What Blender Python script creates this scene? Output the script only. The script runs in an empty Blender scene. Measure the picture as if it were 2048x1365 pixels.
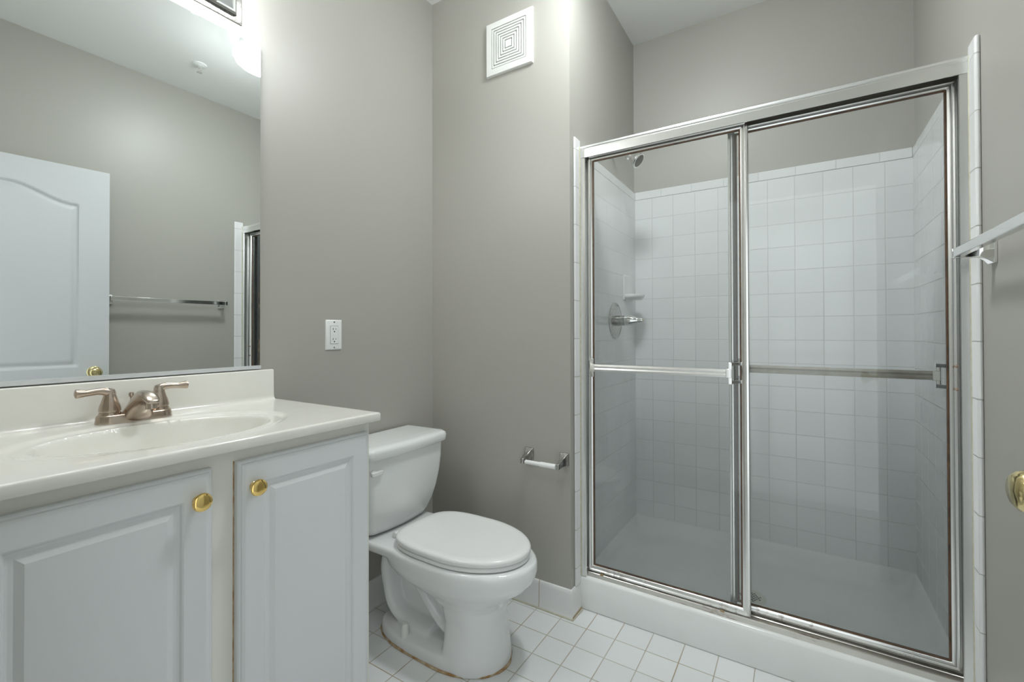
import bpy, bmesh, math, random
from mathutils import Vector, Matrix
random.seed(3)
S = bpy.context.scene
COL = S.collection

# ------------------------------------------------------------------ camera, world, exposure
yaw, pit, rol, CH = .5631, .0079, -.0023, 1.1365
F = Vector((-math.sin(yaw)*math.cos(pit), math.cos(yaw)*math.cos(pit), math.sin(pit)))
R0 = Vector((math.cos(yaw), math.sin(yaw), 0)); U0 = R0.cross(F)
R = R0*math.cos(rol)+U0*math.sin(rol); U = -R0*math.sin(rol)+U0*math.cos(rol)
cd = bpy.data.cameras.new('camera'); cam = bpy.data.objects.new('camera', cd); COL.objects.link(cam)
cam.matrix_world = Matrix(((R.x, U.x, -F.x, 0), (R.y, U.y, -F.y, 0), (R.z, U.z, -F.z, CH), (0, 0, 0, 1)))
cd.sensor_width = 36; cd.lens = 36*910.24/2048; cd.shift_y = (656.568-682.5)/2048
cd.clip_start = .01
S.camera = cam
w = bpy.data.worlds.new('hall_light'); S.world = w; w.use_nodes = True
WORLD_STR = 1.25
w.node_tree.nodes['Background'].inputs[0].default_value = (.93, .985, 1, 1)
w.node_tree.nodes['Background'].inputs[1].default_value = WORLD_STR
S.view_settings.view_transform = 'Standard'; S.view_settings.look = 'None'
S.view_settings.gamma = 1; S.view_settings.use_curve_mapping = False
S.view_settings.exposure = 0.05
BULB = 49.0
GLOBE = 98.0

# ------------------------------------------------------------------ dimensions
W, YB, YC, XS, X, ZC = -1.5058, 1.6615, 2.5002, -.7736, .4126, 2.732

# ------------------------------------------------------------------ materials
def nn(t, ty, **kw):
    n = t.nodes.new(ty)
    for k, v in kw.items(): setattr(n, k, v)
    return n
def mth(t, op, a, b=None, c=None, clamp=False):
    n = nn(t, 'ShaderNodeMath', operation=op, use_clamp=clamp)
    for i, v in enumerate((a, b, c)):
        if v is None: continue
        if hasattr(v, 'links'): t.links.new(v, n.inputs[i])
        else: n.inputs[i].default_value = v
    return n.outputs[0]
def mat(name, col, rough=.5, metal=0, spec=.5, coat=0, nscale=0, nstr=0, vary=0, vscale=4, col2=None, emit=None, es=0):
    m = bpy.data.materials.new(name); m.use_nodes = True
    t = m.node_tree; b = t.nodes['Principled BSDF']
    b.inputs['Base Color'].default_value = (*col, 1); b.inputs['Roughness'].default_value = rough
    b.inputs['Metallic'].default_value = metal; b.inputs['Specular IOR Level'].default_value = spec
    b.inputs['Coat Weight'].default_value = coat
    tc = nn(t, 'ShaderNodeTexCoord')
    if col2 is not None:
        no = nn(t, 'ShaderNodeTexNoise'); no.inputs['Scale'].default_value = vscale; no.inputs['Detail'].default_value = 4
        t.links.new(tc.outputs['Object'], no.inputs['Vector'])
        mr = nn(t, 'ShaderNodeMapRange'); mr.inputs[1].default_value = .5-vary; mr.inputs[2].default_value = .5+.25
        t.links.new(no.outputs[0], mr.inputs[0])
        mx = nn(t, 'ShaderNodeMix', data_type='RGBA'); mx.inputs[6].default_value = (*col, 1); mx.inputs[7].default_value = (*col2, 1)
        t.links.new(mr.outputs[0], mx.inputs[0]); t.links.new(mx.outputs[2], b.inputs['Base Color'])
    if nstr:
        no = nn(t, 'ShaderNodeTexNoise'); no.inputs['Scale'].default_value = nscale; no.inputs['Detail'].default_value = 3
        t.links.new(tc.outputs['Object'], no.inputs['Vector'])
        bp = nn(t, 'ShaderNodeBump'); bp.inputs['Strength'].default_value = nstr; bp.inputs['Distance'].default_value = .002
        t.links.new(no.outputs[0], bp.inputs['Height']); t.links.new(bp.outputs[0], b.inputs['Normal'])
    if emit:
        b.inputs['Emission Color'].default_value = (*emit, 1); b.inputs['Emission Strength'].default_value = es
    return m

def tile_mat(name, axes, col, grout, rough=.1, gw=.0022, wav=.12, stain=None):
    """axes: list of (axis index, offset, pitch) giving the joint lines in world space."""
    m = mat(name, col, rough)
    t = m.node_tree; b = t.nodes['Principled BSDF']
    g = nn(t, 'ShaderNodeNewGeometry'); sp = nn(t, 'ShaderNodeSeparateXYZ'); t.links.new(g.outputs['Position'], sp.inputs[0])
    mask = None; cells = []
    for ax, off, pitch in axes:
        p = mth(t, 'SUBTRACT', sp.outputs[ax], off-50*pitch)
        d = mth(t, 'PINGPONG', p, pitch/2)
        mr = nn(t, 'ShaderNodeMapRange'); mr.interpolation_type = 'SMOOTHSTEP'
        mr.inputs[1].default_value = gw*.35; mr.inputs[2].default_value = gw*.5+.0012
        t.links.new(d, mr.inputs[0])
        mask = mr.outputs[0] if mask is None else mth(t, 'MINIMUM', mask, mr.outputs[0])
        cells.append(mth(t, 'FLOOR', mth(t, 'DIVIDE', p, pitch)))
    cb = nn(t, 'ShaderNodeCombineXYZ')
    for i, c in enumerate(cells): t.links.new(c, cb.inputs[i])
    wn = nn(t, 'ShaderNodeTexWhiteNoise'); t.links.new(cb.outputs[0], wn.inputs[0])
    hs = nn(t, 'ShaderNodeHueSaturation'); hs.inputs['Color'].default_value = (*col, 1)
    t.links.new(mth(t, 'MULTIPLY_ADD', wn.outputs[0], .05, .975), hs.inputs['Value'])
    gc = nn(t, 'ShaderNodeMix', data_type='RGBA'); gc.inputs[6].default_value = (*grout, 1)
    gc.inputs[7].default_value = (*(stain or grout), 1)
    no = nn(t, 'ShaderNodeTexNoise'); no.inputs['Scale'].default_value = 3.5; t.links.new(g.outputs['Position'], no.inputs['Vector'])
    mr = nn(t, 'ShaderNodeMapRange'); mr.inputs[1].default_value = .42; mr.inputs[2].default_value = .65; t.links.new(no.outputs[0], mr.inputs[0])
    t.links.new(mr.outputs[0], gc.inputs[0])
    mx = nn(t, 'ShaderNodeMix', data_type='RGBA')
    t.links.new(mask, mx.inputs[0]); t.links.new(gc.outputs[2], mx.inputs[6]); t.links.new(hs.outputs[0], mx.inputs[7])
    t.links.new(mx.outputs[2], b.inputs['Base Color'])
    rr = mth(t, 'MULTIPLY_ADD', mask, rough-.6, .6); t.links.new(rr, b.inputs['Roughness'])
    n2 = nn(t, 'ShaderNodeTexNoise'); n2.inputs['Scale'].default_value = 9; n2.inputs['Detail'].default_value = 1
    t.links.new(g.outputs['Position'], n2.inputs['Vector'])
    b1 = nn(t, 'ShaderNodeBump'); b1.inputs['Strength'].default_value = wav; b1.inputs['Distance'].default_value = .01
    t.links.new(n2.outputs[0], b1.inputs['Height'])
    b2 = nn(t, 'ShaderNodeBump'); b2.inputs['Strength'].default_value = .6; b2.inputs['Distance'].default_value = .0012
    t.links.new(mask, b2.inputs['Height']); t.links.new(b1.outputs[0], b2.inputs['Normal'])
    t.links.new(b2.outputs[0], b.inputs['Normal'])
    return m

def rust_mat(name, col, rough, zlo, zhi, amount=.5, rust=(.16, .075, .03), stretch=(14, 14, 3)):
    """bare aluminium with patches of brown corrosion, heavier towards the foot where water sits"""
    m = mat(name, col, rough, 1)
    t = m.node_tree; b = t.nodes['Principled BSDF']
    g = nn(t, 'ShaderNodeNewGeometry'); mp = nn(t, 'ShaderNodeMapping'); mp.inputs['Scale'].default_value = stretch
    t.links.new(g.outputs['Position'], mp.inputs[0])
    no = nn(t, 'ShaderNodeTexNoise'); no.inputs['Scale'].default_value = 1; no.inputs['Detail'].default_value = 6; no.inputs['Roughness'].default_value = .65
    t.links.new(mp.outputs[0], no.inputs['Vector'])
    sp = nn(t, 'ShaderNodeSeparateXYZ'); t.links.new(g.outputs['Position'], sp.inputs[0])
    h = nn(t, 'ShaderNodeMapRange'); h.inputs[1].default_value = zlo; h.inputs[2].default_value = zhi
    h.inputs[3].default_value = amount; h.inputs[4].default_value = 0; t.links.new(sp.outputs[2], h.inputs[0])
    s = mth(t, 'ADD', no.outputs[0], h.outputs[0])
    mr = nn(t, 'ShaderNodeMapRange'); mr.inputs[1].default_value = .72; mr.inputs[2].default_value = .9; t.links.new(s, mr.inputs[0])
    mx = nn(t, 'ShaderNodeMix', data_type='RGBA'); mx.inputs[6].default_value = (*col, 1); mx.inputs[7].default_value = (*rust, 1)
    t.links.new(mr.outputs[0], mx.inputs[0]); t.links.new(mx.outputs[2], b.inputs['Base Color'])
    t.links.new(mth(t, 'SUBTRACT', 1, mr.outputs[0]), b.inputs['Metallic'])
    t.links.new(mth(t, 'MULTIPLY_ADD', mr.outputs[0], .4, rough), b.inputs['Roughness'])
    return m

def glass_mat(name, haze=.05):
    m = bpy.data.materials.new(name); m.use_nodes = True; t = m.node_tree
    t.nodes.remove(t.nodes['Principled BSDF'])
    tr = nn(t, 'ShaderNodeBsdfTransparent'); tr.inputs[0].default_value = (.988, .994, .991, 1)
    gl = nn(t, 'ShaderNodeBsdfGlossy'); gl.inputs['Roughness'].default_value = .015; gl.inputs[0].default_value = (.9, .93, .92, 1)
    df = nn(t, 'ShaderNodeBsdfDiffuse'); df.inputs[0].default_value = (.75, .77, .76, 1)
    fr = nn(t, 'ShaderNodeFresnel'); fr.inputs[0].default_value = 1.45
    m1 = nn(t, 'ShaderNodeMixShader'); m1.inputs[0].default_value = haze
    t.links.new(tr.outputs[0], m1.inputs[1]); t.links.new(df.outputs[0], m1.inputs[2])
    m2 = nn(t, 'ShaderNodeMixShader'); t.links.new(fr.outputs[0], m2.inputs[0])
    t.links.new(m1.outputs[0], m2.inputs[1]); t.links.new(gl.outputs[0], m2.inputs[2])
    t.links.new(m2.outputs[0], t.nodes['Material Output'].inputs[0])
    return m

PAINT = mat('greige_satin_paint', (.41, .398, .358), .42, spec=.45, nscale=160, nstr=.06)
CEIL = mat('ceiling_paint', (.88, .885, .87), .6, nscale=120, nstr=.08)
WHITE = (.80, .815, .82)
TP = .10954
T_BACK = tile_mat('shower_tile_back', [(0, -.6724, TP), (2, 1.8597, TP)], WHITE, (.64, .65, .64), .09)
T_SIDE = tile_mat('shower_tile_side', [(1, 2.5002-.012, TP), (2, 1.8597, TP)], WHITE, (.64, .65, .64), .09)
T_TOPX = tile_mat('bullnose_course_back', [(0, -.624, .1535), (2, 1.8597, 9)], WHITE, (.64, .65, .64), .1)
T_TOPY = tile_mat('bullnose_course_side', [(1, 2.43, .1535), (2, 1.8597, 9)], WHITE, (.64, .65, .64), .1)
T_STRIP = tile_mat('bullnose_strip', [(2, 1.8795, .1545)], (.80, .80, .80), (.50, .49, .45), .12)
T_FLOOR = tile_mat('floor_tile', [(0, -.6938, .1122), (1, 1.6274, .1122)], (.80, .815, .815), (.50, .47, .40), .16, gw=.0022, wav=.05, stain=(.40, .31, .18))
T_BASEX = tile_mat('cove_base_tile', [(0, -.7600, .154)], (.80, .80, .79), (.42, .33, .20), .14, gw=.0018)
T_BASEY = tile_mat('cove_base_tile_side', [(1, 1.51, .154)], (.80, .80, .79), (.42, .33, .20), .14, gw=.0018)
PORC = mat('porcelain', (.80, .81, .805), .07, coat=.3)
PLAST = mat('seat_plastic', (.82, .82, .81), .16)
MARBLE = mat('cultured_marble', (.82, .808, .75), .12, coat=.3, col2=(.79, .775, .705), vary=.1, vscale=14)
CAB = mat('thermofoil_white', (.70, .72, .725), .33, nscale=60, nstr=.02)
CARC = mat('cabinet_white_paint', (.76, .75, .69), .42)
DOORM = mat('door_white_paint', (.62, .64, .65), .38, nscale=90, nstr=.04)
CHROME = mat('chrome', (.86, .86, .85), .08, 1)
DULL = mat('pitted_chrome', (.52, .51, .49), .25, 1, col2=(.26, .25, .23), vary=.05, vscale=120, nscale=300, nstr=.2)
NICKEL = mat('brushed_nickel', (.56, .485, .42), .24, 1, nscale=200, nstr=.05, col2=(.44, .34, .26), vary=.12, vscale=22)
BRASS = mat('polished_brass', (.86, .62, .22), .09, 1)
BRASSL = mat('pale_brass', (.80, .68, .36), .13, 1)
ALU = rust_mat('bright_aluminium', (.90, .90, .885), .26, .13, .30, .20)
ALUT = rust_mat('corroded_track', (.70, .68, .64), .28, .1, .2, .30, stretch=(9, 30, 30))
SCREWM = mat('rusty_screw', (.50, .36, .27), .3, .8)
REFLBAR = mat('bar_painted_reflection', (.42, .40, .35), .3, 1, col2=(.33, .29, .22), vary=.1, vscale=30)  # dark brown colour stands in for the shower interior reflected in the bar
CHANM = mat('anodised_channel', (.80, .82, .84), .5, .6)
HEAD = mat('satin_aluminium', (.88, .885, .875), .27, 1)
GASK = mat('rusty_gasket', (.16, .085, .045), .6, col2=(.07, .045, .03), vary=.1, vscale=40)
DARK = mat('shade_and_spray_face', (.10, .085, .065), .7)  # painted shade of the header channel, also the dark spray face
BLACK = mat('black_slot', (.02, .02, .02), .6)
GLASS = glass_mat('shower_glass', .045)
MIRR = mat('mirror_silver', (.84, .87, .86), .0, 1)
MEDGE = mat('mirror_black_edge', (.05, .045, .035), .5, col2=(.16, .12, .08), vary=.1, vscale=60)
PWHITE = mat('white_plastic', (.82, .83, .82), .3)
VENTM = mat('vent_plastic', (.80, .81, .78), .38)
VENTD = mat('vent_gap', (.10, .095, .08), .7)
CAULK = mat('aged_caulk', (.52, .50, .36), .6, col2=(.62, .61, .52), vary=.1, vscale=50)
RUSTC = mat('stained_caulk', (.36, .20, .07), .7, col2=(.62, .55, .40), vary=.12, vscale=38)
PAN = mat('shower_pan_acrylic', (.88, .89, .875), .2, col2=(.84, .85, .83), vary=.1, vscale=6)
DRAINM = mat('drain_ring', (.72, .71, .62), .35)
BULBM = mat('lit_bulb', (.9, .9, .9), .3, emit=(.95, .98, 1), es=BULB)
GLOBEM = mat('lit_globe', (.9, .9, .9), .3, emit=(.93, .985, 1), es=GLOBE)

t_ = GLOBEM.node_tree; g_ = nn(t_, 'ShaderNodeNewGeometry'); q_ = nn(t_, 'ShaderNodeSeparateXYZ'); t_.links.new(g_.outputs['Normal'], q_.inputs[0])
m_ = nn(t_, 'ShaderNodeMapRange'); m_.inputs[1].default_value = .1; m_.inputs[2].default_value = -.9; m_.inputs[3].default_value = 2.5; m_.inputs[4].default_value = GLOBE
t_.links.new(q_.outputs[2], m_.inputs[0]); t_.links.new(m_.outputs[0], t_.nodes['Principled BSDF'].inputs['Emission Strength'])
# ------------------------------------------------------------------ mesh helpers
def box(bm, x0, x1, y0, y1, z0, z1):
    v = [bm.verts.new(p) for p in ((x0,y0,z0),(x1,y0,z0),(x1,y1,z0),(x0,y1,z0),(x0,y0,z1),(x1,y0,z1),(x1,y1,z1),(x0,y1,z1))]
    for f in ((0,3,2,1),(4,5,6,7),(0,1,5,4),(1,2,6,5),(2,3,7,6),(3,0,4,7)): bm.faces.new([v[i] for i in f])
def loft(bm, rings, caps=(True, True), closed=True, loop=False):
    vr = [[bm.verts.new(p) for p in r] for r in rings]
    n = len(vr[0]); m = len(vr)
    for a in range(m if loop else m-1):
        A, B = vr[a], vr[(a+1) % m]
        for i in range(n if closed else n-1):
            j = (i+1) % n
            bm.faces.new((A[i], A[j], B[j], B[i]))
    if not loop:
        if caps[0]: bm.faces.new(vr[0][::-1])
        if caps[1]: bm.faces.new(vr[-1])
def frame_axes(d):
    d = d.normalized(); a = Vector((0, 0, 1)) if abs(d.z) < .9 else Vector((1, 0, 0))
    u = d.cross(a).normalized(); return u, u.cross(d).normalized()
def lathe(bm, org, axis, prof, n=32):
    """prof = [(distance along axis, radius)]"""
    org = Vector(org); d = Vector(axis).normalized(); u, v = frame_axes(d)
    rings = [[org+d*h+(u*math.cos(2*math.pi*k/n)+v*math.sin(2*math.pi*k/n))*max(r, 1e-4) for k in range(n)] for h, r in prof]
    loft(bm, rings)
def tube(bm, pts, rad, n=16, up=None, ry=1.0):
    """rad: number or list; ry scales the radius along `up`"""
    pts = [Vector(p) for p in pts]; rings = []
    for i, p in enumerate(pts):
        d = (pts[min(i+1, len(pts)-1)]-pts[max(i-1, 0)]).normalized()
        if up is not None:
            a = Vector(up); u = d.cross(a).normalized(); v = a.normalized()
        else:
            u, v = frame_axes(d)
            if rings and u.dot(lu) < 0: u, v = -u, -v
        lu = u
        r = rad[i] if isinstance(rad, (list, tuple)) else rad
        rings.append([p+u*math.cos(2*math.pi*k/n)*r+v*math.sin(2*math.pi*k/n)*r*ry for k in range(n)])
    loft(bm, rings)
def smooth_path(pts, k=6):
    P = [Vector(p) for p in pts]; out = []
    for i in range(len(P)-1):
        a, b, c, d = P[max(i-1, 0)], P[i], P[i+1], P[min(i+2, len(P)-1)]
        for j in range(k):
            t = j/k
            out.append(.5*((2*b)+(-a+c)*t+(2*a-5*b+4*c-d)*t*t+(-a+3*b-3*c+d)*t**3))
    out.append(P[-1]); return out
def prism(bm, prof, axis, a, b):
    """closed 2D profile swept along axis 0 (x) or 1 (y) or 2 (z)"""
    def P(q, t):
        return {0: (t, q[0], q[1]), 1: (q[0], t, q[1]), 2: (q[0], q[1], t)}[axis]
    loft(bm, [[P(q, a) for q in prof], [P(q, b) for q in prof]])
def rings_rect(bm, plane, c, u0, u1, z0, z1, prof, loop=False, cap=(True, True)):
    """nested rectangles: prof=[(inset, coordinate offset along normal)]; plane 'x' or 'y' at c"""
    rs = []
    for i, d in prof:
        q = [(u0+i, z0+i), (u1-i, z0+i), (u1-i, z1-i), (u0+i, z1-i)]
        rs.append([(c+d, a, b) if plane == 'x' else (a, c+d, b) for a, b in q])
    loft(bm, rs, caps=cap, loop=loop)
def torus(bm, c, axis, R_, r, n=32, m=8):
    c = Vector(c); d = Vector(axis).normalized(); u, v = frame_axes(d)
    rs = []
    for k in range(n):
        a = 2*math.pi*k/n; e = u*math.cos(a)+v*math.sin(a)
        rs.append([c+e*(R_+r*math.cos(2*math.pi*j/m))+d*r*math.sin(2*math.pi*j/m) for j in range(m)])
    loft(bm, rs, loop=True)

def obj(name, bm, m, parent=None, bevel=0, seg=2, smooth=True, ang=35, sub=0, label=None):
    bmesh.ops.recalc_face_normals(bm, faces=bm.faces)
    me = bpy.data.meshes.new(name)
    root = parent
    while root is not None and root.parent is not None: root = root.parent
    xs = [v.co.copy() for v in bm.verts]
    if root is not None: off = root.location.copy()
    else:
        lo = Vector([min(p[i] for p in xs) for i in range(3)]); hi = Vector([max(p[i] for p in xs) for i in range(3)])
        off = Vector(((lo.x+hi.x)/2, (lo.y+hi.y)/2, lo.z))
    bmesh.ops.translate(bm, vec=-off, verts=bm.verts)
    bm.to_mesh(me); bm.free()
    me.materials.append(m)
    if smooth:
        me.polygons.foreach_set('use_smooth', [True]*len(me.polygons))
        me.set_sharp_from_angle(angle=math.radians(ang))
    o = bpy.data.objects.new(name, me); COL.objects.link(o)
    if parent is None: o.location = off
    else: o.parent = parent
    if bevel:
        b = o.modifiers.new('bevel', 'BEVEL'); b.width = bevel; b.segments = seg; b.limit_method = 'ANGLE'; b.angle_limit = math.radians(40)
        b.harden_normals = False
    if sub:
        s = o.modifiers.new('sub', 'SUBSURF'); s.levels = sub; s.render_levels = sub
    if label: o['label'] = label
    return o
def tag(o, label, cat, group=None):
    o['label'] = label; o['category'] = cat
    if group: o['group'] = group
    return o
def thing(name, label, cat, loc, group=None):
    o = bpy.data.objects.new(name, None); COL.objects.link(o); o.location = loc; o.empty_display_size = .05
    return tag(o, label, cat, group)
def struct(name, bm, m, **kw):
    o = obj(name, bm, m, **kw); o['kind'] = 'structure'; return o
def BM(): return bmesh.new()
def bx(*a):
    b = BM(); box(b, *a); return b

# ------------------------------------------------------------------ room shell
struct('floor', bx(W-.1, X+.1, -.07, YC+.1, -.08, 0), T_FLOOR, smooth=False)
struct('ceiling', bx(W-.1, X+.1, -.07, YC+.1, ZC, ZC+.08), CEIL, smooth=False)
struct('wall_left', bx(W-.1, W, -.07, YC+.1, 0, ZC), PAINT, smooth=False)
struct('wall_back', bx(W, XS, YB, YC+.1, 0, ZC), PAINT, smooth=False)
struct('wall_shower_back', bx(XS, X, YC, YC+.1, 0, ZC), PAINT, smooth=False)
struct('wall_right', bx(X, X+.1, -.07, YC+.1, 0, ZC), PAINT, smooth=False)
b = BM(); box(b, W, -.42, -.07, .05, 0, ZC); box(b, -.42, X, -.07, .05, 2.06, ZC)
struct('wall_front', b, PAINT, smooth=False)

# shower tile cladding
TT = .008
b = BM(); box(b, XS, XS+TT, 1.745, YC, .10, 1.8597); struct('trim_1', b, T_SIDE)
b = BM(); box(b, XS+TT, X-TT, YC-TT, YC, .10, 1.8597); struct('trim_2', b, T_BACK)
b = BM(); box(b, X-TT, X, 1.745, YC, .10, 1.8597); struct('trim_3', b, T_SIDE)
b = BM(); box(b, XS+TT, X-TT, YC-TT, YC, 1.8597, 1.9046); struct('trim_4', b, T_TOPX, bevel=.004)
b = BM(); box(b, XS, XS+TT, 1.745, YC, 1.8597, 1.9046); struct('trim_5', b, T_TOPY, bevel=.004)
b = BM(); box(b, X-TT, X, 1.745, YC, 1.8597, 1.9046); struct('trim_6', b, T_TOPY, bevel=.004)
struct('trim_7', bx(XS, XS+TT+.002, 1.691, 1.745, .108, 1.929), T_STRIP, bevel=.006, seg=3)
struct('trim_8', bx(X-TT-.004, X, 1.685, 1.745, .0, 1.929), T_STRIP, bevel=.007, seg=3)

# cove base
prof = [(0, 0), (.017, 0), (.0135, .005), (.0105, .018), (.0095, .06), (.009, .094), (.0065, .105), (.002, .109), (0, .109)]
b = BM()
loft(b, [[(W+.0, YB-d, z) for d, z in prof], [(XS+d, YB-d, z) for d, z in prof], [(XS+d, 1.735, z) for d, z in prof]])
struct('baseboard_back', b, T_BASEX, ang=50)
b = BM(); loft(b, [[(W+d, .88, z) for d, z in prof], [(W+d, YB-.018, z) for d, z in prof]])
struct('baseboard_left', b, T_BASEY, ang=50)
b = BM(); loft(b, [[(X-d, .055, z) for d, z in prof], [(X-d, 1.684, z) for d, z in prof]])
struct('baseboard_right', b, T_BASEY, ang=50)
# stained bead where the cove base meets the floor
b = BM(); tube(b, [(W+.03, YB-.019, .002), (XS+.018, YB-.019, .002), (XS+.019, 1.728, .002)], .0035, 6)
struct('trim_9', b, CAULK)

# ------------------------------------------------------------------ shower pan
def rrect(x0, x1, y0, y1, r, z, n=6):
    pts = []
    for cx, cy, a0 in ((x1-r, y0+r, -90), (x1-r, y1-r, 0), (x0+r, y1-r, 90), (x0+r, y0+r, 180)):
        for k in range(n+1):
            a = math.radians(a0+90*k/n); pts.append((cx+r*math.cos(a), cy+r*math.sin(a), z))
    return pts
pan = thing('shower_pan', 'white moulded shower base with raised curb under the sliding glass doors', 'shower base', ((XS+X)/2, 2.12, 0))
b = BM()
x0, x1, y0, y1 = XS+.003, X-.003, 1.735, YC-.001
rs = [rrect(x0, x1, y0+.004, y1, .004, 0), rrect(x0, x1, y0, y1, .004, .01), rrect(x0, x1, y0, y1, .004, .122),
      rrect(x0, x1, y0+.003, y1, .005, .130), rrect(x0, x1, y0+.010, y1-.001, .006, .1345),
      rrect(x0+.0, x1-.0, y0+.02, y1-.002, .006, .1345),
      rrect(x0+.006, x1-.006, 1.825, y1-.010, .01, .1345), rrect(x0+.012, x1-.012, 1.832, y1-.018, .016, .131),
      rrect(x0+.03, x1-.03, 1.85, y1-.036, .03, .085), rrect(x0+.05, x1-.05, 1.868, y1-.055, .04, .066),
      rrect(x0+.09, x1-.09, 1.90, y1-.09, .05, .058), rrect(-.28, -.08, 2.0, 2.2, .09, .048)]
loft(b, rs); obj('pan_body', b, PAN, pan, ang=60)
# the back and side lips sit under the tile at z .122
b = BM(); lathe(b, (-.18, 2.10, .047), (0, 0, 1), [(0, .062), (.003, .062), (.0042, .058), (.0035, .044), (.0035, 0)], 40)
dr = obj('drain_ring', b, DRAINM, pan)
b = BM()
for i in range(-3, 4):
    for j in range(-3, 4):
        if i*i+j*j < 11:
            cx, cy = -.18+i*.011+(j % 2)*.0055, 2.10+j*.010
            box(b, cx-.0035, cx+.0035, cy-.003, cy+.003, .0505, .0512)
obj('strainer_slots', b, BLACK, dr, smooth=False)

# ------------------------------------------------------------------ sliding shower door
sd = thing('sliding_shower_door', 'chrome framed two panel sliding glass shower door with rust along its edges', 'shower door', (-.18, 1.77, .13))
XL, XR = XS+TT+.001, X-TT-.001
b = BM()
prism(b, [(1.736, 1.852), (1.7345, 1.882), (1.7375, 1.885), (1.7375, 1.889), (1.735, 1.892), (1.737, 1.899), (1.745, 1.9045), (1.80, 1.9045), (1.806, 1.899),
          (1.806, 1.852), (1.802, 1.852), (1.802, 1.893), (1.740, 1.893), (1.740, 1.852)], 0, XL, XR)
obj('header', b, HEAD, sd, ang=30)
b = BM(); box(b, XL+.002, XR-.002, 1.742, 1.800, 1.881, 1.8925); obj('header_painted_shade', b, DARK, sd, smooth=False)  # dark block painting in the shade inside the open header channel
b = BM()
prism(b, [(1.750, .1345), (1.750, .1515), (1.7515, .153), (1.753, .1515), (1.753, .1395), (1.777, .1395), (1.777, .152), (1.779, .1535), (1.781, .152),
          (1.781, .1395), (1.804, .1395), (1.804, .156), (1.806, .158), (1.808, .156), (1.808, .1345)], 0, XL, XR)
obj('bottom_track', b, ALUT, sd, ang=30)
b = BM(); prism(b, [(XL, 1.737), (XL+.022, 1.739), (XL+.024, 1.742), (XL+.008, 1.745), (XL+.008, 1.804), (XL+.022, 1.806), (XL+.022, 1.809), (XL, 1.809)], 2, .136, 1.8515)
obj('side_jamb', b, HEAD, sd, ang=30)
b = BM(); prism(b, [(XR, 1.737), (XR-.022, 1.739), (XR-.024, 1.742), (XR-.008, 1.745), (XR-.008, 1.804), (XR-.022, 1.806), (XR-.022, 1.809), (XR, 1.809)], 2, .136, 1.8515)
obj('side_jamb', b, HEAD, sd, ang=30)
for xx, s in ((XL, 1), (XR, -1)):
    b = BM(); prism(b, [(xx-.001*s, 1.727), (xx+.005*s, 1.7365), (xx-.001*s, 1.7375)], 2, .137, 1.90)
    obj('caulk_bead', b, CAULK, sd)
FP = [(0, .020), (0, .004), (.002, .001), (.008, 0), (.011, .0025), (.0135, .003), (.016, .001), (.020, -.001), (.024, .001), (.0265, .005), (.0265, .020)]
def panel(x0, x1, z0, z1, y, lab):
    b = BM(); rings_rect(b, 'y', y, x0, x1, z0, z1, FP, loop=True)
    p = obj('sliding_panel', b, ALU, sd, ang=25, label=lab)
    b = BM(); rings_rect(b, 'y', y, x0, x1, z0, z1, [(.0262, .003), (.0290, .003), (.0290, .012), (.0262, .012)], loop=True)
    obj('gasket', b, GASK, p, smooth=False)
    b = BM(); box(b, x0+.024, x1-.024, y+.006, y+.010, z0+.024, z1-.024); obj('glass_pane', b, GLASS, p, smooth=False)
    return p
pL = panel(-.742, -.146, .1555, 1.865, 1.7545, 'outer left sliding glass panel')
pR = panel(-.213, .389, .1585, 1.862, 1.7815, 'inner right sliding glass panel')
def bar(p, xa, xb, y, z, m, ya):
    b = BM(); prism(b, [(y-.006, z-.0135), (y+.005, z-.0135), (y+.006, z), (y+.005, z+.0135), (y-.006, z+.0135), (y-.008, z+.006), (y-.006, z), (y-.008, z-.006)], 0, xa, xb)
    obj('towel_bar', b, m, p, ang=20)
    for xe, s in ((xa, -1), (xb, 1)):
        b = BM()
        box(b, min(xe, xe+.018*s), max(xe, xe+.018*s), y-.009, y+.009, z-.015, z+.015)
        xv = xe+.014*s
        box(b, xv-.006, xv+.006, y-.007, y+.007, z-.037, z+.037)
        for dz in (-.031, .031):
            loft(b, [[(xv-.006, y-.006, z+dz-.006), (xv+.004, y+.006, z+dz-.006), (xv+.004, y+.006, z+dz+.006), (xv-.006, y-.006, z+dz+.006)],
                     [(xv+.026*s-.006, ya-.001, z+dz-.006), (xv+.026*s+.006, ya+.001, z+dz-.006), (xv+.026*s+.006, ya+.001, z+dz+.006), (xv+.026*s-.006, ya-.001, z+dz+.006)]])
        obj('bar_bracket', b, CHROME, p, bevel=.0012)
bar(pL, -.690, -.214, 1.712, .992, ALU, 1.754)
bar(pR, -.150, .336, 1.832, 1.002, REFLBAR, 1.803)
for z in (.968, 1.034):
    b = BM(); lathe(b, (.3805, 1.7825, z), (0, -1, 0), [(0, .0045), (.002, .004), (.003, .002)], 14); obj('bracket_screw', b, SCREWM, pR)
for x in (-.68, -.235): # small clips on the track edge
    b = BM(); box(b, x-.007, x+.007, 1.7485, 1.752, .150, .1565); obj('track_clip', b, RUSTC, sd, bevel=.001)

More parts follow.
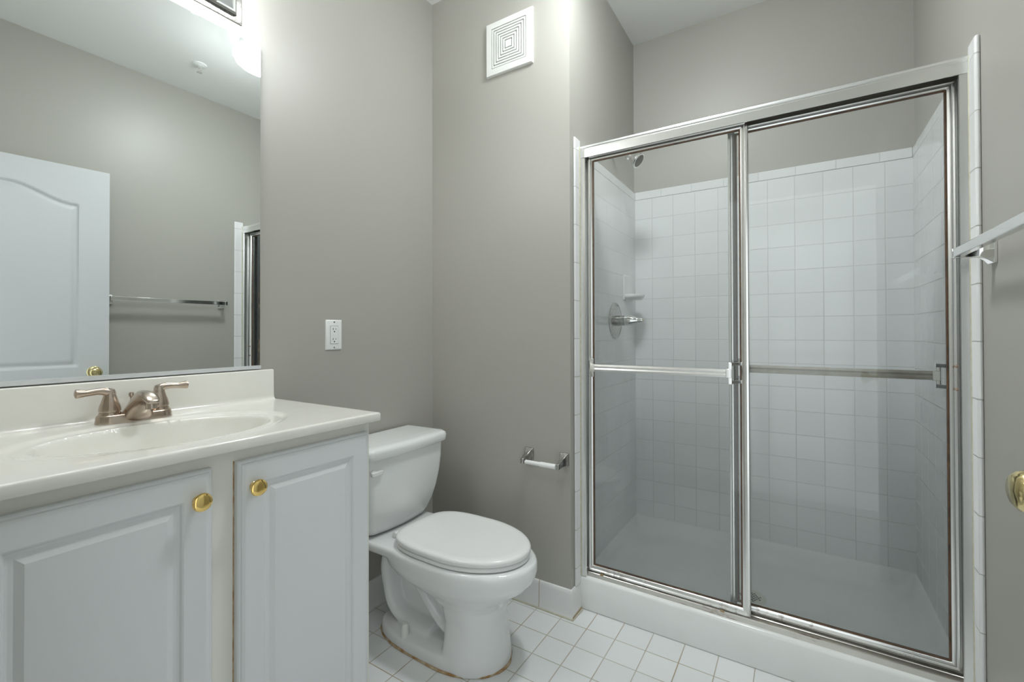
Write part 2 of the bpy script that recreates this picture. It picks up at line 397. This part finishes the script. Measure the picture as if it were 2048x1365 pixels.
# ------------------------------------------------------------------ shower fittings
vy, vz = 2.165, 1.189
t = thing('shower_valve', 'round chrome shower valve with a lever knob on the left tile wall', 'faucet', (XS+TT, vy, vz))
b = BM(); lathe(b, (XS+TT-.001, vy, vz), (1, 0, 0), [(0, .089), (.003, .090), (.006, .086), (.009, .06), (.010, .034), (.010, 0)], 48); obj('escutcheon', b, DULL, t)
b = BM(); lathe(b, (XS+TT+.008, vy, vz), (1, 0, 0), [(0, .026), (.040, .025), (.041, 0)], 28); obj('valve_stem', b, DULL, t)
b = BM(); lathe(b, (XS+TT+.050, vy, vz), (1, 0, 0), [(0, .02), (.001, .0265), (.012, .026), (.035, .023), (.055, .0155), (.065, .012), (.080, .0125), (.086, .010), (.087, 0)], 28)
h = obj('valve_handle', b, CHROME, t)
b = BM(); lathe(b, (XS+TT+.136, vy, vz), (1, 0, 0), [(0, .007), (.0015, .006), (.0016, 0)], 16); obj('handle_cap', b, BRASSL, h)

sy = 2.13
t = thing('shower_sprayer', 'small chrome shower head on an arm high on the left wall', 'shower head', (XS, sy, 1.95))
b = BM(); lathe(b, (XS, sy, 2.015), (1, 0, 0), [(0, .028), (.004, .027), (.010, .012), (.0101, 0)], 28); obj('wall_flange', b, CHROME, t)
b = BM(); tube(b, smooth_path([(XS, sy, 2.015), (XS+.04, sy, 2.015), (XS+.068, sy, 2.004), (XS+.088, sy, 1.98)]), .0095, 14); obj('shower_arm', b, CHROME, t)
d = Vector((.78, -.06, -.62)).normalized(); p0 = Vector((XS+.084, sy, 1.984))
b = BM(); lathe(b, p0, d, [(0, .012), (.002, .020), (.014, .020), (.016, .013), (.022, .013), (.026, .019), (.040, .022), (.052, .031), (.062, .036), (.069, .037), (.073, .034), (.074, 0)], 32)
hd = obj('spray_head', b, CHROME, t)
b = BM(); lathe(b, p0+d*.0735, d, [(0, .030), (.0015, .026), (.002, 0)], 28); obj('spray_face', b, DARK, hd)

t = thing('soap_dish', 'white ceramic soap dish fixed to the tiled left shower wall', 'soap dish', (XS+TT, 2.36, 1.30))
b = BM(); box(b, XS+TT-.001, XS+TT+.007, 2.285, 2.43, 1.298, 1.43); obj('back_plate', b, PORC, t, bevel=.004, seg=3)
b = BM()
def dish(z, k, dx=0):
    out = []
    for i in range(13):
        a = math.pi*i/12
        out.append((XS+TT+.005+.082*k*math.sin(a)**.8, 2.3575-.07*k*math.cos(a), z))
    return out
loft(b, [dish(1.300, .80), dish(1.312, .95), dish(1.322, 1.0), dish(1.328, .97), dish(1.326, .88), dish(1.316, .80)])
obj('dish_tray', b, PORC, t, ang=50)

# ------------------------------------------------------------------ vent grille
vx, vzc, hs = -1.0573, 2.387, .119
t = thing('vent_grille', 'square white exhaust vent grille high on the back wall', 'vent', (vx, YB, vzc))
b = BM(); rings_rect(b, 'y', YB, vx-hs, vx+hs, vzc-hs, vzc+hs, [(0, 0), (0, -.006), (.004, -.012), (.012, -.013), (.030, -.013), (.030, -.004), (.030, 0)], loop=True)
obj('grille_frame', b, VENTM, t)
b = BM(); box(b, vx-hs+.028, vx+hs-.028, YB-.003, YB-.0005, vzc-hs+.028, vzc+hs-.028); obj('grille_back', b, VENTD, t, smooth=False)
b = BM()
for k in range(6):
    i0 = .0335+k*.0118
    rings_rect(b, 'y', YB, vx-hs+i0, vx+hs-i0, vzc-hs+i0, vzc+hs-i0, [(0, -.003), (0, -.012), (.0070, -.012), (.0070, -.003)], loop=True)
i0 = .0335+6*.0118
box(b, vx-hs+i0, vx+hs-i0, YB-.012, YB-.002, vzc-hs+i0, vzc+hs-i0)
box(b, vx-.002, vx+.002, YB-.0045, YB-.0025, vzc-hs+.029, vzc+hs-.029)
obj('louver_rings', b, VENTM, t, smooth=False)

# ------------------------------------------------------------------ outlet
oy0, oz1 = 1.0707, 1.1829
t = thing('wall_outlet', 'white rectangular outlet with test buttons on the wall beside the mirror', 'outlet', (W, oy0+.035, oz1-.057))
oc, ozc = oy0+.035, oz1-.057
b = BM(); rings_rect(b, 'x', W, oy0, oy0+.07, oz1-.114, oz1, [(0, 0), (0, .003), (.003, .006), (.005, .0065)], cap=(True, True)); obj('cover_plate', b, PWHITE, t)
b = BM(); box(b, W+.0055, W+.0082, oc-.0168, oc+.0168, ozc-.0335, ozc+.0335); rc = obj('receptacle', b, PWHITE, t, bevel=.0008)
b = BM(); rings_rect(b, 'x', W, oc-.0178, oc+.0178, ozc-.0345, ozc+.0345, [(0, .006), (0, .0068), (.0012, .0068), (.0012, .006)], loop=True); obj('receptacle_gap', b, VENTD, t, smooth=False)
for dz in (.019, -.019):
    b = BM()
    box(b, W+.008, W+.0086, oc-.0075, oc-.0052, ozc+dz-.001, ozc+dz+.0065); box(b, W+.008, W+.0086, oc+.0048, oc+.0066, ozc+dz, ozc+dz+.006)
    lathe(b, (W+.008, oc-.0005, ozc+dz-.0068), (1, 0, 0), [(0, .0026), (.0007, .0026)], 12)
    obj('plug_slots', b, BLACK, rc, smooth=False)
for dz in (.0035, -.0035):
    b = BM(); box(b, W+.008, W+.0092, oc-.006, oc+.006, ozc+dz-.0022, ozc+dz+.0022); obj('test_button', b, VENTM, rc, bevel=.0004)
for dz in (.0485, -.0485):
    b = BM(); lathe(b, (W+.006, oc, ozc+dz), (1, 0, 0), [(0, .0034), (.001, .003), (.0011, 0)], 14)
    sc = obj('plate_screw', b, DULL, t)

# ------------------------------------------------------------------ toilet paper holder
t = thing('toilet_paper_holder', 'empty toilet paper holder with chrome brackets and white roller on back wall', 'paper holder', (-.882, YB, .622))
for k, xx in enumerate((-.962, -.800)):
    b = BM()
    def sq(cx, y, cz, hx, hz): return [(cx-hx, y, cz-hz), (cx+hx, y, cz-hz), (cx+hx, y, cz+hz), (cx-hx, y, cz+hz)]
    loft(b, [sq(xx, YB-.0, .624, .020, .026), sq(xx, YB-.005, .624, .020, .026), sq(xx, YB-.012, .622, .014, .021), sq(xx, YB-.03, .616, .009, .015),
             sq(xx, YB-.052, .610, .007, .012), sq(xx, YB-.066, .608, .0065, .011), sq(xx, YB-.068, .608, .005, .009)])
    obj('bracket', b, DULL, t, bevel=.0015)
b = BM(); lathe(b, (-.954, YB-.055, .604), (1, 0, 0), [(0, .004), (.004, .004), (.005, .0085), (.072, .0085), (.073, .0105), (.142, .0105), (.143, .004), (.147, .004)], 24)
obj('roller', b, PWHITE, t)

# ------------------------------------------------------------------ towel bar, right wall
tz = 1.335
t = thing('towel_bar', 'square chrome towel bar on the right wall beside the white door', 'towel bar', (X, 1.29, tz))
for yy, s in ((1.600, 1), (.985, -1)):
    b = BM()
    def sqx(x, cy, cz, hy, hz): return [(x, cy-hy, cz-hz), (x, cy+hy, cz-hz), (x, cy+hy, cz+hz), (x, cy-hy, cz+hz)]
    loft(b, [sqx(X, yy, tz-.004, .022, .027), sqx(X-.006, yy, tz-.004, .022, .027), sqx(X-.016, yy, tz-.003, .014, .018), sqx(X-.03, yy, tz-.001, .010, .012),
             sqx(X-.06, yy, tz, .009, .0125), sqx(X-.0795, yy, tz, .008, .0125)])
    obj('bracket', b, CHROME, t, bevel=.0015)
b = BM(); box(b, X-.078, X-.061, .985, 1.600, tz-.0115, tz+.0115); obj('bar', b, CHROME, t, bevel=.002)

# ------------------------------------------------------------------ bathroom door, standing open against the right wall
hx, hy, fx, fy = .400, .178, .300, .960     # hinge and free end, on the face towards the room
L = math.hypot(fx-hx, fy-hy); ang = math.atan2(fy-hy, fx-hx)
door = bpy.data.objects.new('door_1', None); COL.objects.link(door); door['kind'] = 'structure'
door.location = (hx, hy, .012)
DH = 2.026
b = BM()
# local: x along the width (hinge to edge), y = outward (room face at 0, back at -.035), z up
NX, NZ = 150, 300
def arch(u):   # top line of the upper panel, u in 0..1 across the panel
    c = abs(u-.5)*2
    k = 0 if c > .92 else (.5+.5*math.cos(math.pi*c/.92))
    return .075*k
pm = .125
def depth(x, z):
    u = (x-pm)/(L-2*pm)
    best = -1
    for lo, hi, ar in ((.24, .78, False), (.94, 1.825, True)):
        top = hi+(arch(u) if ar and 0 <= u <= 1 else 0)
        d = min(x-pm, L-pm-x, z-lo, (top-z)*(.93 if ar else 1))
        best = max(best, d)
    if best <= 0: return 0
    if best < .008: return -.009*(.5-.5*math.cos(math.pi*best/.008))
    if best < .014: return -.009
    if best < .034: return -.009+.008*(.5-.5*math.cos(math.pi*(best-.014)/.020))
    return -.001
g = [[b.verts.new((L*i/NX, depth(L*i/NX, DH*j/NZ), DH*j/NZ)) for j in range(NZ+1)] for i in range(NX+1)]
for i in range(NX):
    for j in range(NZ): b.faces.new((g[i][j], g[i][j+1], g[i+1][j+1], g[i+1][j]))
bk = [b.verts.new(p) for p in ((0, -.035, 0), (L, -.035, 0), (L, -.035, DH), (0, -.035, DH))]
b.faces.new((bk[0], bk[3], bk[2], bk[1]))
b.faces.new([g[0][j] for j in range(NZ+1)]+[bk[3], bk[0]])
b.faces.new([g[NX][j] for j in range(NZ, -1, -1)]+[bk[1], bk[2]])
b.faces.new([g[i][0] for i in range(NX+1)]+[bk[1], bk[0]])
b.faces.new([g[i][NZ] for i in range(NX, -1, -1)]+[bk[3], bk[2]])
def dobj(name, b, m, **kw):
    bmesh.ops.translate(b, vec=door.location, verts=b.verts)
    o = obj(name, b, m, door, **kw); return o
dobj('door_leaf', b, DOORM, ang=50)
b = BM(); kx, kz = L-.062, .918-.012
lathe(b, (kx, 0, kz), (0, 1, 0), [(0, .032), (.003, .032), (.007, .026), (.009, .012), (.026, .011), (.032, .016), (.040, .026), (.050, .0285), (.058, .026), (.063, .020), (.065, 0)], 36)
dobj('door_knob', b, BRASSL)
b = BM(); box(b, L-.0005, L+.001, -.028, -.006, kz-.03, kz+.03); dobj('latch_plate', b, BRASSL)
for z in (.2, 1.0, 1.8):
    b = BM(); lathe(b, (-.006, .004, z), (0, 0, 1), [(0, .006), (.09, .006)], 14); dobj('hinge', b, BRASSL)
door.rotation_euler = (0, 0, ang)
# the local +y must face the room (towards -x)
# ------------------------------------------------------------------ mirror
t = thing('wall_mirror', 'large frameless mirror above the white vanity top', 'mirror', (W, .43, 1.02))
b = BM(); box(b, W+.0005, W+.006, .056, .8232, 1.0235, 2.0773); obj('mirror_glass', b, MIRR, t, smooth=False)
b = BM(); prism(b, [(W+.0002, 1.0165), (W+.0105, 1.0165), (W+.0105, 1.0275), (W+.0072, 1.0275), (W+.0062, 1.0235), (W+.0002, 1.0235)], 1, .056, .8245); obj('bottom_channel', b, CHANM, t, ang=20)
b = BM()  # blackened silvering creeping in from the right edge
zs = [1.03+.0055*k for k in range(60)]
rng = random.Random(5)
pl = []; wv = .003
for z in zs:
    wv = max(.0012, min(.0065, wv+rng.uniform(-.0016, .0016))); fade = min(1, (zs[-1]-z)/.08+.15)
    pl.append((.8232-wv*fade, z))
loft(b, [[(W+.0062, y, z), (W+.0062, .8234, z), (W+.0058, .8234, z), (W+.0058, y, z)] for y, z in pl])
obj('desilvered_edge', b, MEDGE, t, smooth=False)

# ------------------------------------------------------------------ vanity light bar
t = thing('vanity_light', 'chrome vanity light bar with lit bulbs above the mirror', 'light fixture', (W, .45, 2.10))
b = BM()
LY0, LY1, LZ0, LZ1 = .17, .745, 2.136, 2.235
rings_rect(b, 'x', W, .15, .765, 2.118, 2.253, [(0, 0), (0, .002), (.002, .003)]); obj('grey_surround', b, DULL, t); b = BM()  # thin grey border, a little wider than the chrome body
rings_rect(b, 'x', W, LY0, LY1, LZ0, LZ1, [(0, .002), (0, .012), (.006, .016), (.012, .016), (.018, .022), (.034, .046), (.038, .048), (.046, .048)])
obj('back_plate', b, CHROME, t, ang=15)
for yy in (.235, .385, .535, .68):
    b = BM(); lathe(b, (W+.047, yy, 2.185), (1, 0, 0), [(0, .020), (.004, .028), (.012, .026), (.018, .020), (.0181, 0)], 24); s_ = obj('bulb_socket', b, CHROME, t)
    b = BM(); lathe(b, (W+.060, yy, 2.185), (1, 0, 0), [(0, .012), (.006, .016)]+[(.046-.040*math.cos(a), .040*math.sin(a)) for a in [math.radians(q) for q in range(28, 181, 9)]], 24)
    obj('bulb', b, BULBM, s_)

# ------------------------------------------------------------------ ceiling light, sprinkler (seen in the mirror)
gx, gy = -.475, 1.385
t = thing('ceiling_light', 'round white glass ceiling light reflected in the top corner of the mirror', 'light fixture', (gx, gy, ZC))
b = BM(); lathe(b, (gx, gy, ZC), (0, 0, -1), [(0, .098), (.012, .100), (.030, .094), (.034, .088), (.0341, 0)], 40); obj('collar', b, PWHITE, t)
b = BM(); lathe(b, (gx, gy, ZC-.028), (0, 0, -1), [(0, .086), (.006, .100), (.020, .122), (.038, .132), (.056, .132), (.078, .120), (.100, .095), (.118, .062), (.128, .030), (.131, 0)], 48); obj('glass_shade', b, GLOBEM, t)
sx, sy_ = .012, 1.29
t = thing('fire_sprinkler', 'small white fire sprinkler head on the ceiling seen in the mirror', 'sprinkler', (sx, sy_, ZC))
b = BM(); lathe(b, (sx, sy_, ZC), (0, 0, -1), [(0, .038), (.003, .037), (.010, .020), (.0101, 0)], 32); obj('escutcheon', b, PWHITE, t)
b = BM(); lathe(b, (sx, sy_, ZC-.008), (0, 0, -1), [(0, .010), (.012, .009), (.0121, 0)], 18)
for s in (-1, 1): tube(b, smooth_path([(sx+s*.009, sy_, ZC-.018), (sx+s*.012, sy_, ZC-.032), (sx, sy_, ZC-.046)]), .0025, 8)
fr_ = obj('sprinkler_body', b, CHROME, t)
b = BM(); lathe(b, (sx, sy_, ZC-.046), (0, 0, -1), [(0, .014), (.0015, .015), (.002, 0)], 20); obj('deflector', b, CHROME, fr_)

# ------------------------------------------------------------------ vanity cabinet
CY0, CY1, CX, CZT = .062, .864, -1.020, .889
van = thing('vanity_cabinet', 'white vanity cabinet with raised panel doors under the sink', 'cabinet', (-1.26, .46, 0))
b = BM()
box(b, W+.003, CX, CY1-.016, CY1, 0, CZT); box(b, W+.003, CX, CY0, CY0+.016, 0, CZT)
box(b, W+.003, CX-.02, CY0+.016, CY1-.016, .09, .106)
box(b, CX-.02, CX, CY0+.016, CY1-.016, .84, CZT); box(b, CX-.02, CX, CY0+.016, CY1-.016, .09, .14)
box(b, CX-.02, CX, .43, .515, .14, .84); box(b, CX-.02, CX, CY1-.04, CY1-.016, .14, .84); box(b, CX-.02, CX, CY0+.016, CY0+.05, .14, .84)
box(b, CX-.075, CX-.06, CY0+.016, CY1-.016, 0, .09)
obj('cabinet_carcass', b, CARC, van, smooth=False)
DP = [(0, .0), (0, .012), (.0025, .0145), (.006, .0150), (.0075, .0175), (.012, .0195), (.014, .020), (.052, .020), (.055, .0185), (.058, .015), (.062, .0138), (.068, .0140), (.074, .0165), (.079, .0188), (.085, .0195), (.088, .020)]
for y0, y1, ky, kz_ in ((.113, .4565, .427, .807), (.5055, .8500, .536, .804)):
    b = BM(); rings_rect(b, 'x', CX+.0005, y0, y1, .115, .862, DP)
    dd = obj('cabinet_door', b, CAB, van, ang=14)
    b = BM(); lathe(b, (CX+.0205, ky, kz_), (1, 0, 0), [(0, .009), (.001, .0095), (.004, .0065), (.012, .006), (.0145, .010), (.017, .0165), (.0205, .0178), (.024, .0165), (.026, .0135), (.0268, .009), (.027, 0)], 32)
    obj('knob', b, BRASS, dd)
# brownish stain line along the hinge side of the right door and below the top
b = BM(); box(b, CX-.0001, CX+.0006, .5030, .5053, .115, .862); obj('door_edge_stain', b, RUSTC, van, smooth=False)

# ------------------------------------------------------------------ vanity top with integral bowl
top = thing('sink_countertop', 'off white cultured marble vanity top with integral oval sink and backsplash', 'countertop', (-1.25, .46, .893))
TZ, TX0, TX1, TY0, TY1 = .9135, W+.0012, -.986, .052, .876
ec, ey, ea, eb = -1.222, .462, .150, .222
def topz(x, y):
    r = math.hypot((x-ec)/ea, (y-ey)/eb)
    # distance measured in the ellipse metric
    z = TZ
    ro = math.hypot((x-ec)/(ea+.034), (y-ey)/(eb+.048))
    if ro < 1.0:      # shallow drip groove around the bowl
        z -= .0045*(.5-.5*math.cos(math.pi*min(1, (1-ro)/.10)))
    if r < 1:
        q = 1-r
        z -= .140*(1-(1-min(1, q/.92))**2.8) if q > .0 else 0
    return z
b = BM(); NX, NY = 120, 190
def ax(k, n, a, c): return a+(c-a)*k/n
g = []
for i in range(NX+1):
    row = []
    for j in range(NY+1):
        x, y = ax(i, NX, TX0, TX1-.006), ax(j, NY, TY0, TY1-.006)
        row.append(b.verts.new((x, y, topz(x, y))))
    g.append(row)
for i in range(NX):
    for j in range(NY): b.faces.new((g[i][j], g[i+1][j], g[i+1][j+1], g[i][j+1]))
# rolled outer edge: front, then right side, then the underside
per = [g[NX][j] for j in range(NY+1)]+[g[i][NY] for i in range(NX-1, -1, -1)]
def outv(v):
    ox = 1 if v.co.x > TX1-.0061 else 0; oy = 1 if v.co.y > TY1-.0061 else 0
    return ox, oy
prev = per
for d, z in ((.0025, TZ-.0004), (.0048, TZ-.002), (.006, TZ-.005), (.006, .8935), (.004, .8905), (-.03, .8905)):
    cur = []
    for v in per:
        ox, oy = outv(v); k = .7071 if ox and oy and d > 0 else 1
        cur.append(b.verts.new((v.co.x+ox*d, v.co.y+oy*d, z)))
    for a in range(len(per)-1): b.faces.new((prev[a], cur[a], cur[a+1], prev[a+1]))
    prev = cur
obj('countertop', b, MARBLE, top, ang=60)
b = BM()
prism(b, [(W+.0012, TZ-.002), (W+.040, TZ-.001), (W+.034, TZ+.0005), (W+.028, TZ+.003), (W+.0235, TZ+.008), (W+.0215, TZ+.016), (W+.020, 1.008), (W+.0185, 1.0115), (W+.015, 1.013), (W+.0012, 1.013)], 1, TY0, .862)
obj('backsplash', b, MARBLE, top, ang=40, bevel=.002)
b = BM(); lathe(b, (ec, ey, TZ-.1425), (0, 0, 1), [(0, .022), (.002, .022), (.003, .018), (.001, .014), (.0011, 0)], 28); obj('sink_drain', b, CHROME, top)

# ------------------------------------------------------------------ faucet
fx_, fy_ = -1.437, .471
t = thing('sink_faucet', 'brushed nickel two handle faucet at the back of the sink', 'faucet', (fx_, fy_, TZ))
def stad(cx, cy, hx, hy, z, n=10):
    r = hx; pts = []
    for k in range(n+1):
        a = math.pi*k/n; pts.append((cx+r*math.cos(a), cy+hy-r+r*math.sin(a), z))
    for k in range(n+1):
        a = math.pi+math.pi*k/n; pts.append((cx+r*math.cos(a), cy-hy+r+r*math.sin(a), z))
    return pts
b = BM(); zb = TZ+.0002
loft(b, [stad(fx_, fy_, .0285, .079, zb), stad(fx_, fy_, .0285, .079, zb+.004), stad(fx_, fy_, .0265, .077, zb+.017), stad(fx_, fy_, .0245, .075, zb+.0205), stad(fx_, fy_, .022, .0725, zb+.021)])
obj('base_plate', b, NICKEL, t, ang=50)
b = BM()
def sec(x, hb, ht, zt, zlo, n=28):
    pts = []
    for k in range(n):
        a = 2*math.pi*k/n; c, q = math.cos(a), math.sin(a)
        v = (q+1)/2                                   # 0 at the foot, 1 at the crest
        v = (math.copysign(abs(q)**.8, q)+1)/2
        hw = hb+(ht-hb)*min(1, v/.8)**.75             # a concave skirt narrowing upwards
        pts.append((x, fy_+hw*math.copysign(abs(c)**.7, c), zlo+(zt-zlo)*v))
    return pts
secs = [(-1.4625, .020, .012, .928, .912), (-1.458, .040, .016, .944, .911), (-1.446, .047, .016, .962, .911), (-1.430, .049, .016, .976, .911), (-1.416, .047, .016, .985, .911), (-1.408, .040, .016, .988, .914),
        (-1.400, .028, .016, .991, .926), (-1.388, .0195, .0165, .993, .944), (-1.372, .0180, .0165, .993, .956), (-1.355, .0178, .0165, .990, .962), (-1.338, .0172, .016, .983, .963), (-1.326, .0150, .013, .975, .963), (-1.3215, .010, .009, .970, .964)]
loft(b, [sec(*q) for q in secs]); sp_ = obj('spout', b, NICKEL, t, ang=60, sub=1)
b = BM(); lathe(b, (-1.340, fy_, .966), (.08, 0, -1), [(0, .0115), (.016, .0115), (.0165, .009), (.014, .0085)], 24); obj('aerator', b, NICKEL, sp_)
b = BM(); lathe(b, (-1.463, fy_, .935), (0, 0, 1), [(0, .0025), (.034, .0025), (.036, .005), (.043, .006), (.047, .004), (.0475, 0)], 14); obj('lift_rod', b, NICKEL, t)
for s in (-1, 1):
    yy = fy_+s*.051
    b = BM(); lathe(b, (fx_, yy, zb+.0205), (0, 0, 1), [(0, .0225), (.006, .021), (.0065, .019), (.0085, .019), (.009, .0215), (.014, .0215), (.024, .0195), (.036, .0155), (.047, .0125), (.056, .0115), (.062, .0095), (.0645, .004), (.0646, 0)], 28)
    hb = obj('faucet_handle', b, NICKEL, t)
    zt = zb+.0205+.056
    b = BM()
    pts = smooth_path([(fx_, yy-s*.002, zt-.008), (fx_+.001, yy+s*.006, zt+.001), (fx_+.002, yy+s*.022, zt+.0035), (fx_+.003, yy+s*.042, zt+.002), (fx_+.003, yy+s*.058, zt+.002), (fx_+.003, yy+s*.066, zt+.002)], 5)
    n_ = len(pts)
    rad = [.0122+(.0078-.0122)*min(1, i/(n_*.42)) if i < n_*.6 else .0078+.0026*math.sin(math.pi*min(1, (i-n_*.6)/(n_*.4))*.8) for i in range(n_)]
    rad[-1] = .004; rad[-2] = .0075
    tube(b, pts, rad, 16); obj('lever', b, NICKEL, hb, ang=60)

# ------------------------------------------------------------------ toilet
ty = 1.300
toi = thing('toilet', 'white two piece toilet with closed lid between vanity and shower', 'toilet', (-1.15, ty, 0))
def egg(xf, xr, hw, z, n=48, p=1.0, pr=2.0, xm=None):
    """outline: pointed-round front, squarer back; xm = x of the widest place"""
    xm = xm if xm is not None else xr+(xf-xr)*.45
    pts = []
    for k in range(n):
        a = 2*math.pi*k/n; c, s = math.cos(a), math.sin(a)
        e = 1.0 if c > 0 else pr
        cx = (abs(c)**(2/ (2 if c > 0 else 2*pr)))*(1 if c > 0 else -1)
        sy2 = (abs(s)**(2/(2 if c > 0 else 2*pr)))*(1 if s > 0 else -1)
        x = xm+cx*((xf-xm) if c > 0 else (xm-xr)); pts.append((x, ty+hw*sy2, z))
    return pts
b = BM()
loft(b, [egg(-.846, -1.05, .132, .0, xm=-.99), egg(-.848, -1.05, .130, .03, xm=-.99), egg(-.858, -1.045, .121, .09, xm=-.98), egg(-.866, -1.045, .116, .15, xm=-.97), egg(-.862, -1.06, .118, .20, xm=-.97),
         egg(-.842, -1.12, .128, .228, xm=-.98), egg(-.806, -1.19, .150, .255, xm=-1.0), egg(-.772, -1.26, .168, .280, xm=-1.02), egg(-.750, -1.30, .177, .305, xm=-1.02), egg(-.742, -1.31, .181, .330, xm=-1.02),
         egg(-.742, -1.31, .180, .352, xm=-1.02), egg(-.746, -1.31, .177, .362, xm=-1.02), egg(-.756, -1.30, .168, .366, xm=-1.02)])
# rear deck that carries the tank
loft(b, [rrect(-1.485, -1.20, ty-.150, ty+.150, .03, .322), rrect(-1.487, -1.18, ty-.168, ty+.168, .03, .338), rrect(-1.487, -1.18, ty-.170, ty+.170, .03, .356), rrect(-1.482, -1.185, ty-.164, ty+.164, .03, .366)])
# inner core and the trap way bulging on both sides
loft(b, [rrect(-1.31, -1.00, ty-.035, ty+.035, .02, .02), rrect(-1.31, -1.00, ty-.035, ty+.035, .02, .2), rrect(-1.38, -1.00, ty-.04, ty+.04, .02, .335)])
tube(b, smooth_path([(-1.03, ty, .095), (-1.09, ty, .135), (-1.155, ty, .20), (-1.215, ty, .265), (-1.275, ty, .31), (-1.335, ty, .295), (-1.352, ty, .235), (-1.338, ty, .17), (-1.318, ty, .11), (-1.27, ty, .072), (-1.19, ty, .06), (-1.12, ty, .055)]),
     .033, 20, up=(0, 1, 0), ry=2.85)
# bowl underside running down to the trap
tube(b, smooth_path([(-1.20, ty, .30), (-1.12, ty, .235), (-1.06, ty, .17), (-1.01, ty, .11)]), [.045, .045, .045, .045]+[.045]*15, 20, up=(0, 1, 0), ry=1.5)
# foot
def foot(k, z):
    return [(-1.09+(x+1.09)*k, ty+(y-ty)*k, z) for x, y, _ in egg(-.846, -1.385, .138, 0, pr=1.6, xm=-1.05)]
loft(b, [foot(1, 0), foot(1, .028), foot(.985, .040), foot(.95, .045), foot(.85, .049), foot(.6, .06)])
bowl = obj('bowl', b, PORC, toi, ang=180)
rm = bowl.modifiers.new('merge', 'REMESH'); rm.mode = 'VOXEL'; rm.voxel_size = .0045; rm.use_smooth_shade = True
sm = bowl.modifiers.new('soften', 'SMOOTH'); sm.factor = .6; sm.iterations = 9
# tank
b = BM()
TK = [(.372, .140, -1.345), (.376, .152, -1.335), (.40, .163, -1.322), (.44, .177, -1.308), (.49, .189, -1.297), (.55, .198, -1.288), (.61, .203, -1.283), (.68, .205, -1.281)]
def tk(z, hw, xf, n=10):
    x0 = W+.012; pts = [(x0, ty-hw*.97, z), (x0, ty+hw*.97, z)]
    r = .035
    # right corner, bowed front, left corner
    for k in range(n+1):
        a = math.pi/2*(1-k/n); pts.append((xf-.012-r+r*math.cos(a), ty+hw-r+r*math.sin(a), z))
    for k in range(1, n):
        u = 1-2*k/n; pts.append((xf-.012*u*u, ty+(hw-r)*u, z))
    for k in range(n+1):
        a = -math.pi/2*(k/n); pts.append((xf-.012-r+r*math.cos(a), ty-hw+r+r*math.sin(a), z))
    return pts
loft(b, [tk(z, hw, xf) for z, hw, xf in TK]); obj('tank', b, PORC, toi, ang=50)
b = BM()
loft(b, [tk(.672, .205, -1.278), tk(.674, .213, -1.270), tk(.678, .2155, -1.266), tk(.700, .2165, -1.264), tk(.710, .214, -1.268), tk(.715, .206, -1.278), tk(.7165, .19, -1.30)])
obj('tank_lid', b, PORC, toi, ang=50)
b = BM(); box(b, -1.292, -1.281, ty-.196, ty-.146, .618, .634); fl = obj('flush_lever', b, PLAST, toi, bevel=.003)
b = BM(); lathe(b, (-1.299, ty-.180, .626), (1, 0, 0), [(0, .013), (.008, .012), (.010, 0)], 18); obj('lever_pivot', b, PLAST, fl)
def lidring(k, z, dx=0): return [(-1.01+(x+1.01)*k+dx, ty+(y-ty)*k, z) for x, y, _ in egg(-.768, -1.268, .172, 0, pr=1.75, xm=-1.02)]
b = BM(); loft(b, [lidring(.955, .3685), lidring(.985, .370), lidring(.99, .376), lidring(.98, .3815), lidring(.95, .383)]); obj('seat', b, PLAST, toi, ang=60)
b = BM(); loft(b, [lidring(.93, .3845), lidring(.99, .3855), lidring(1.0, .388), lidring(1.0, .397), lidring(.99, .4015), lidring(.965, .4045), lidring(.92, .4062), lidring(.86, .4066), lidring(.80, .4058), lidring(.76, .4054), lidring(.3, .4062)])
obj('lid', b, PLAST, toi, ang=60)
for s in (-1, 1):
    b = BM(); lathe(b, (-1.282, ty+s*.075-.02, .380), (0, 1, 0), [(0, .009), (.04, .009)], 14)
    box(b, -1.295, -1.265, ty+s*.075-.018, ty+s*.075+.018, .364, .380)
    obj('seat_hinge', b, PLAST, toi, bevel=.001)
for s in (-1, 1):
    b = BM(); lathe(b, (-1.205, ty+s*.116, .036), (0, 0, 1), [(0, .0155), (.014, .0155), (.024, .014), (.048, .012), (.053, .010), (.0545, 0)], 22); obj('bolt_cap', b, VENTM, toi)
b = BM()
ring = [Vector((x, y, .003)) for x, y, z in foot(1.006, 0)]
n = len(ring); rs = []
rng = random.Random(2)
for i, p in enumerate(ring):
    d = (ring[(i+1) % n]-ring[i-1]).normalized(); u = Vector((d.y, -d.x, 0)); r = .0038*rng.uniform(.6, 1.5)
    rs.append([p+u*r*math.cos(2*math.pi*k/6)+Vector((0, 0, 1))*r*math.sin(2*math.pi*k/6) for k in range(6)])
loft(b, rs, loop=True); obj('stained_caulk_line', b, RUSTC, toi)
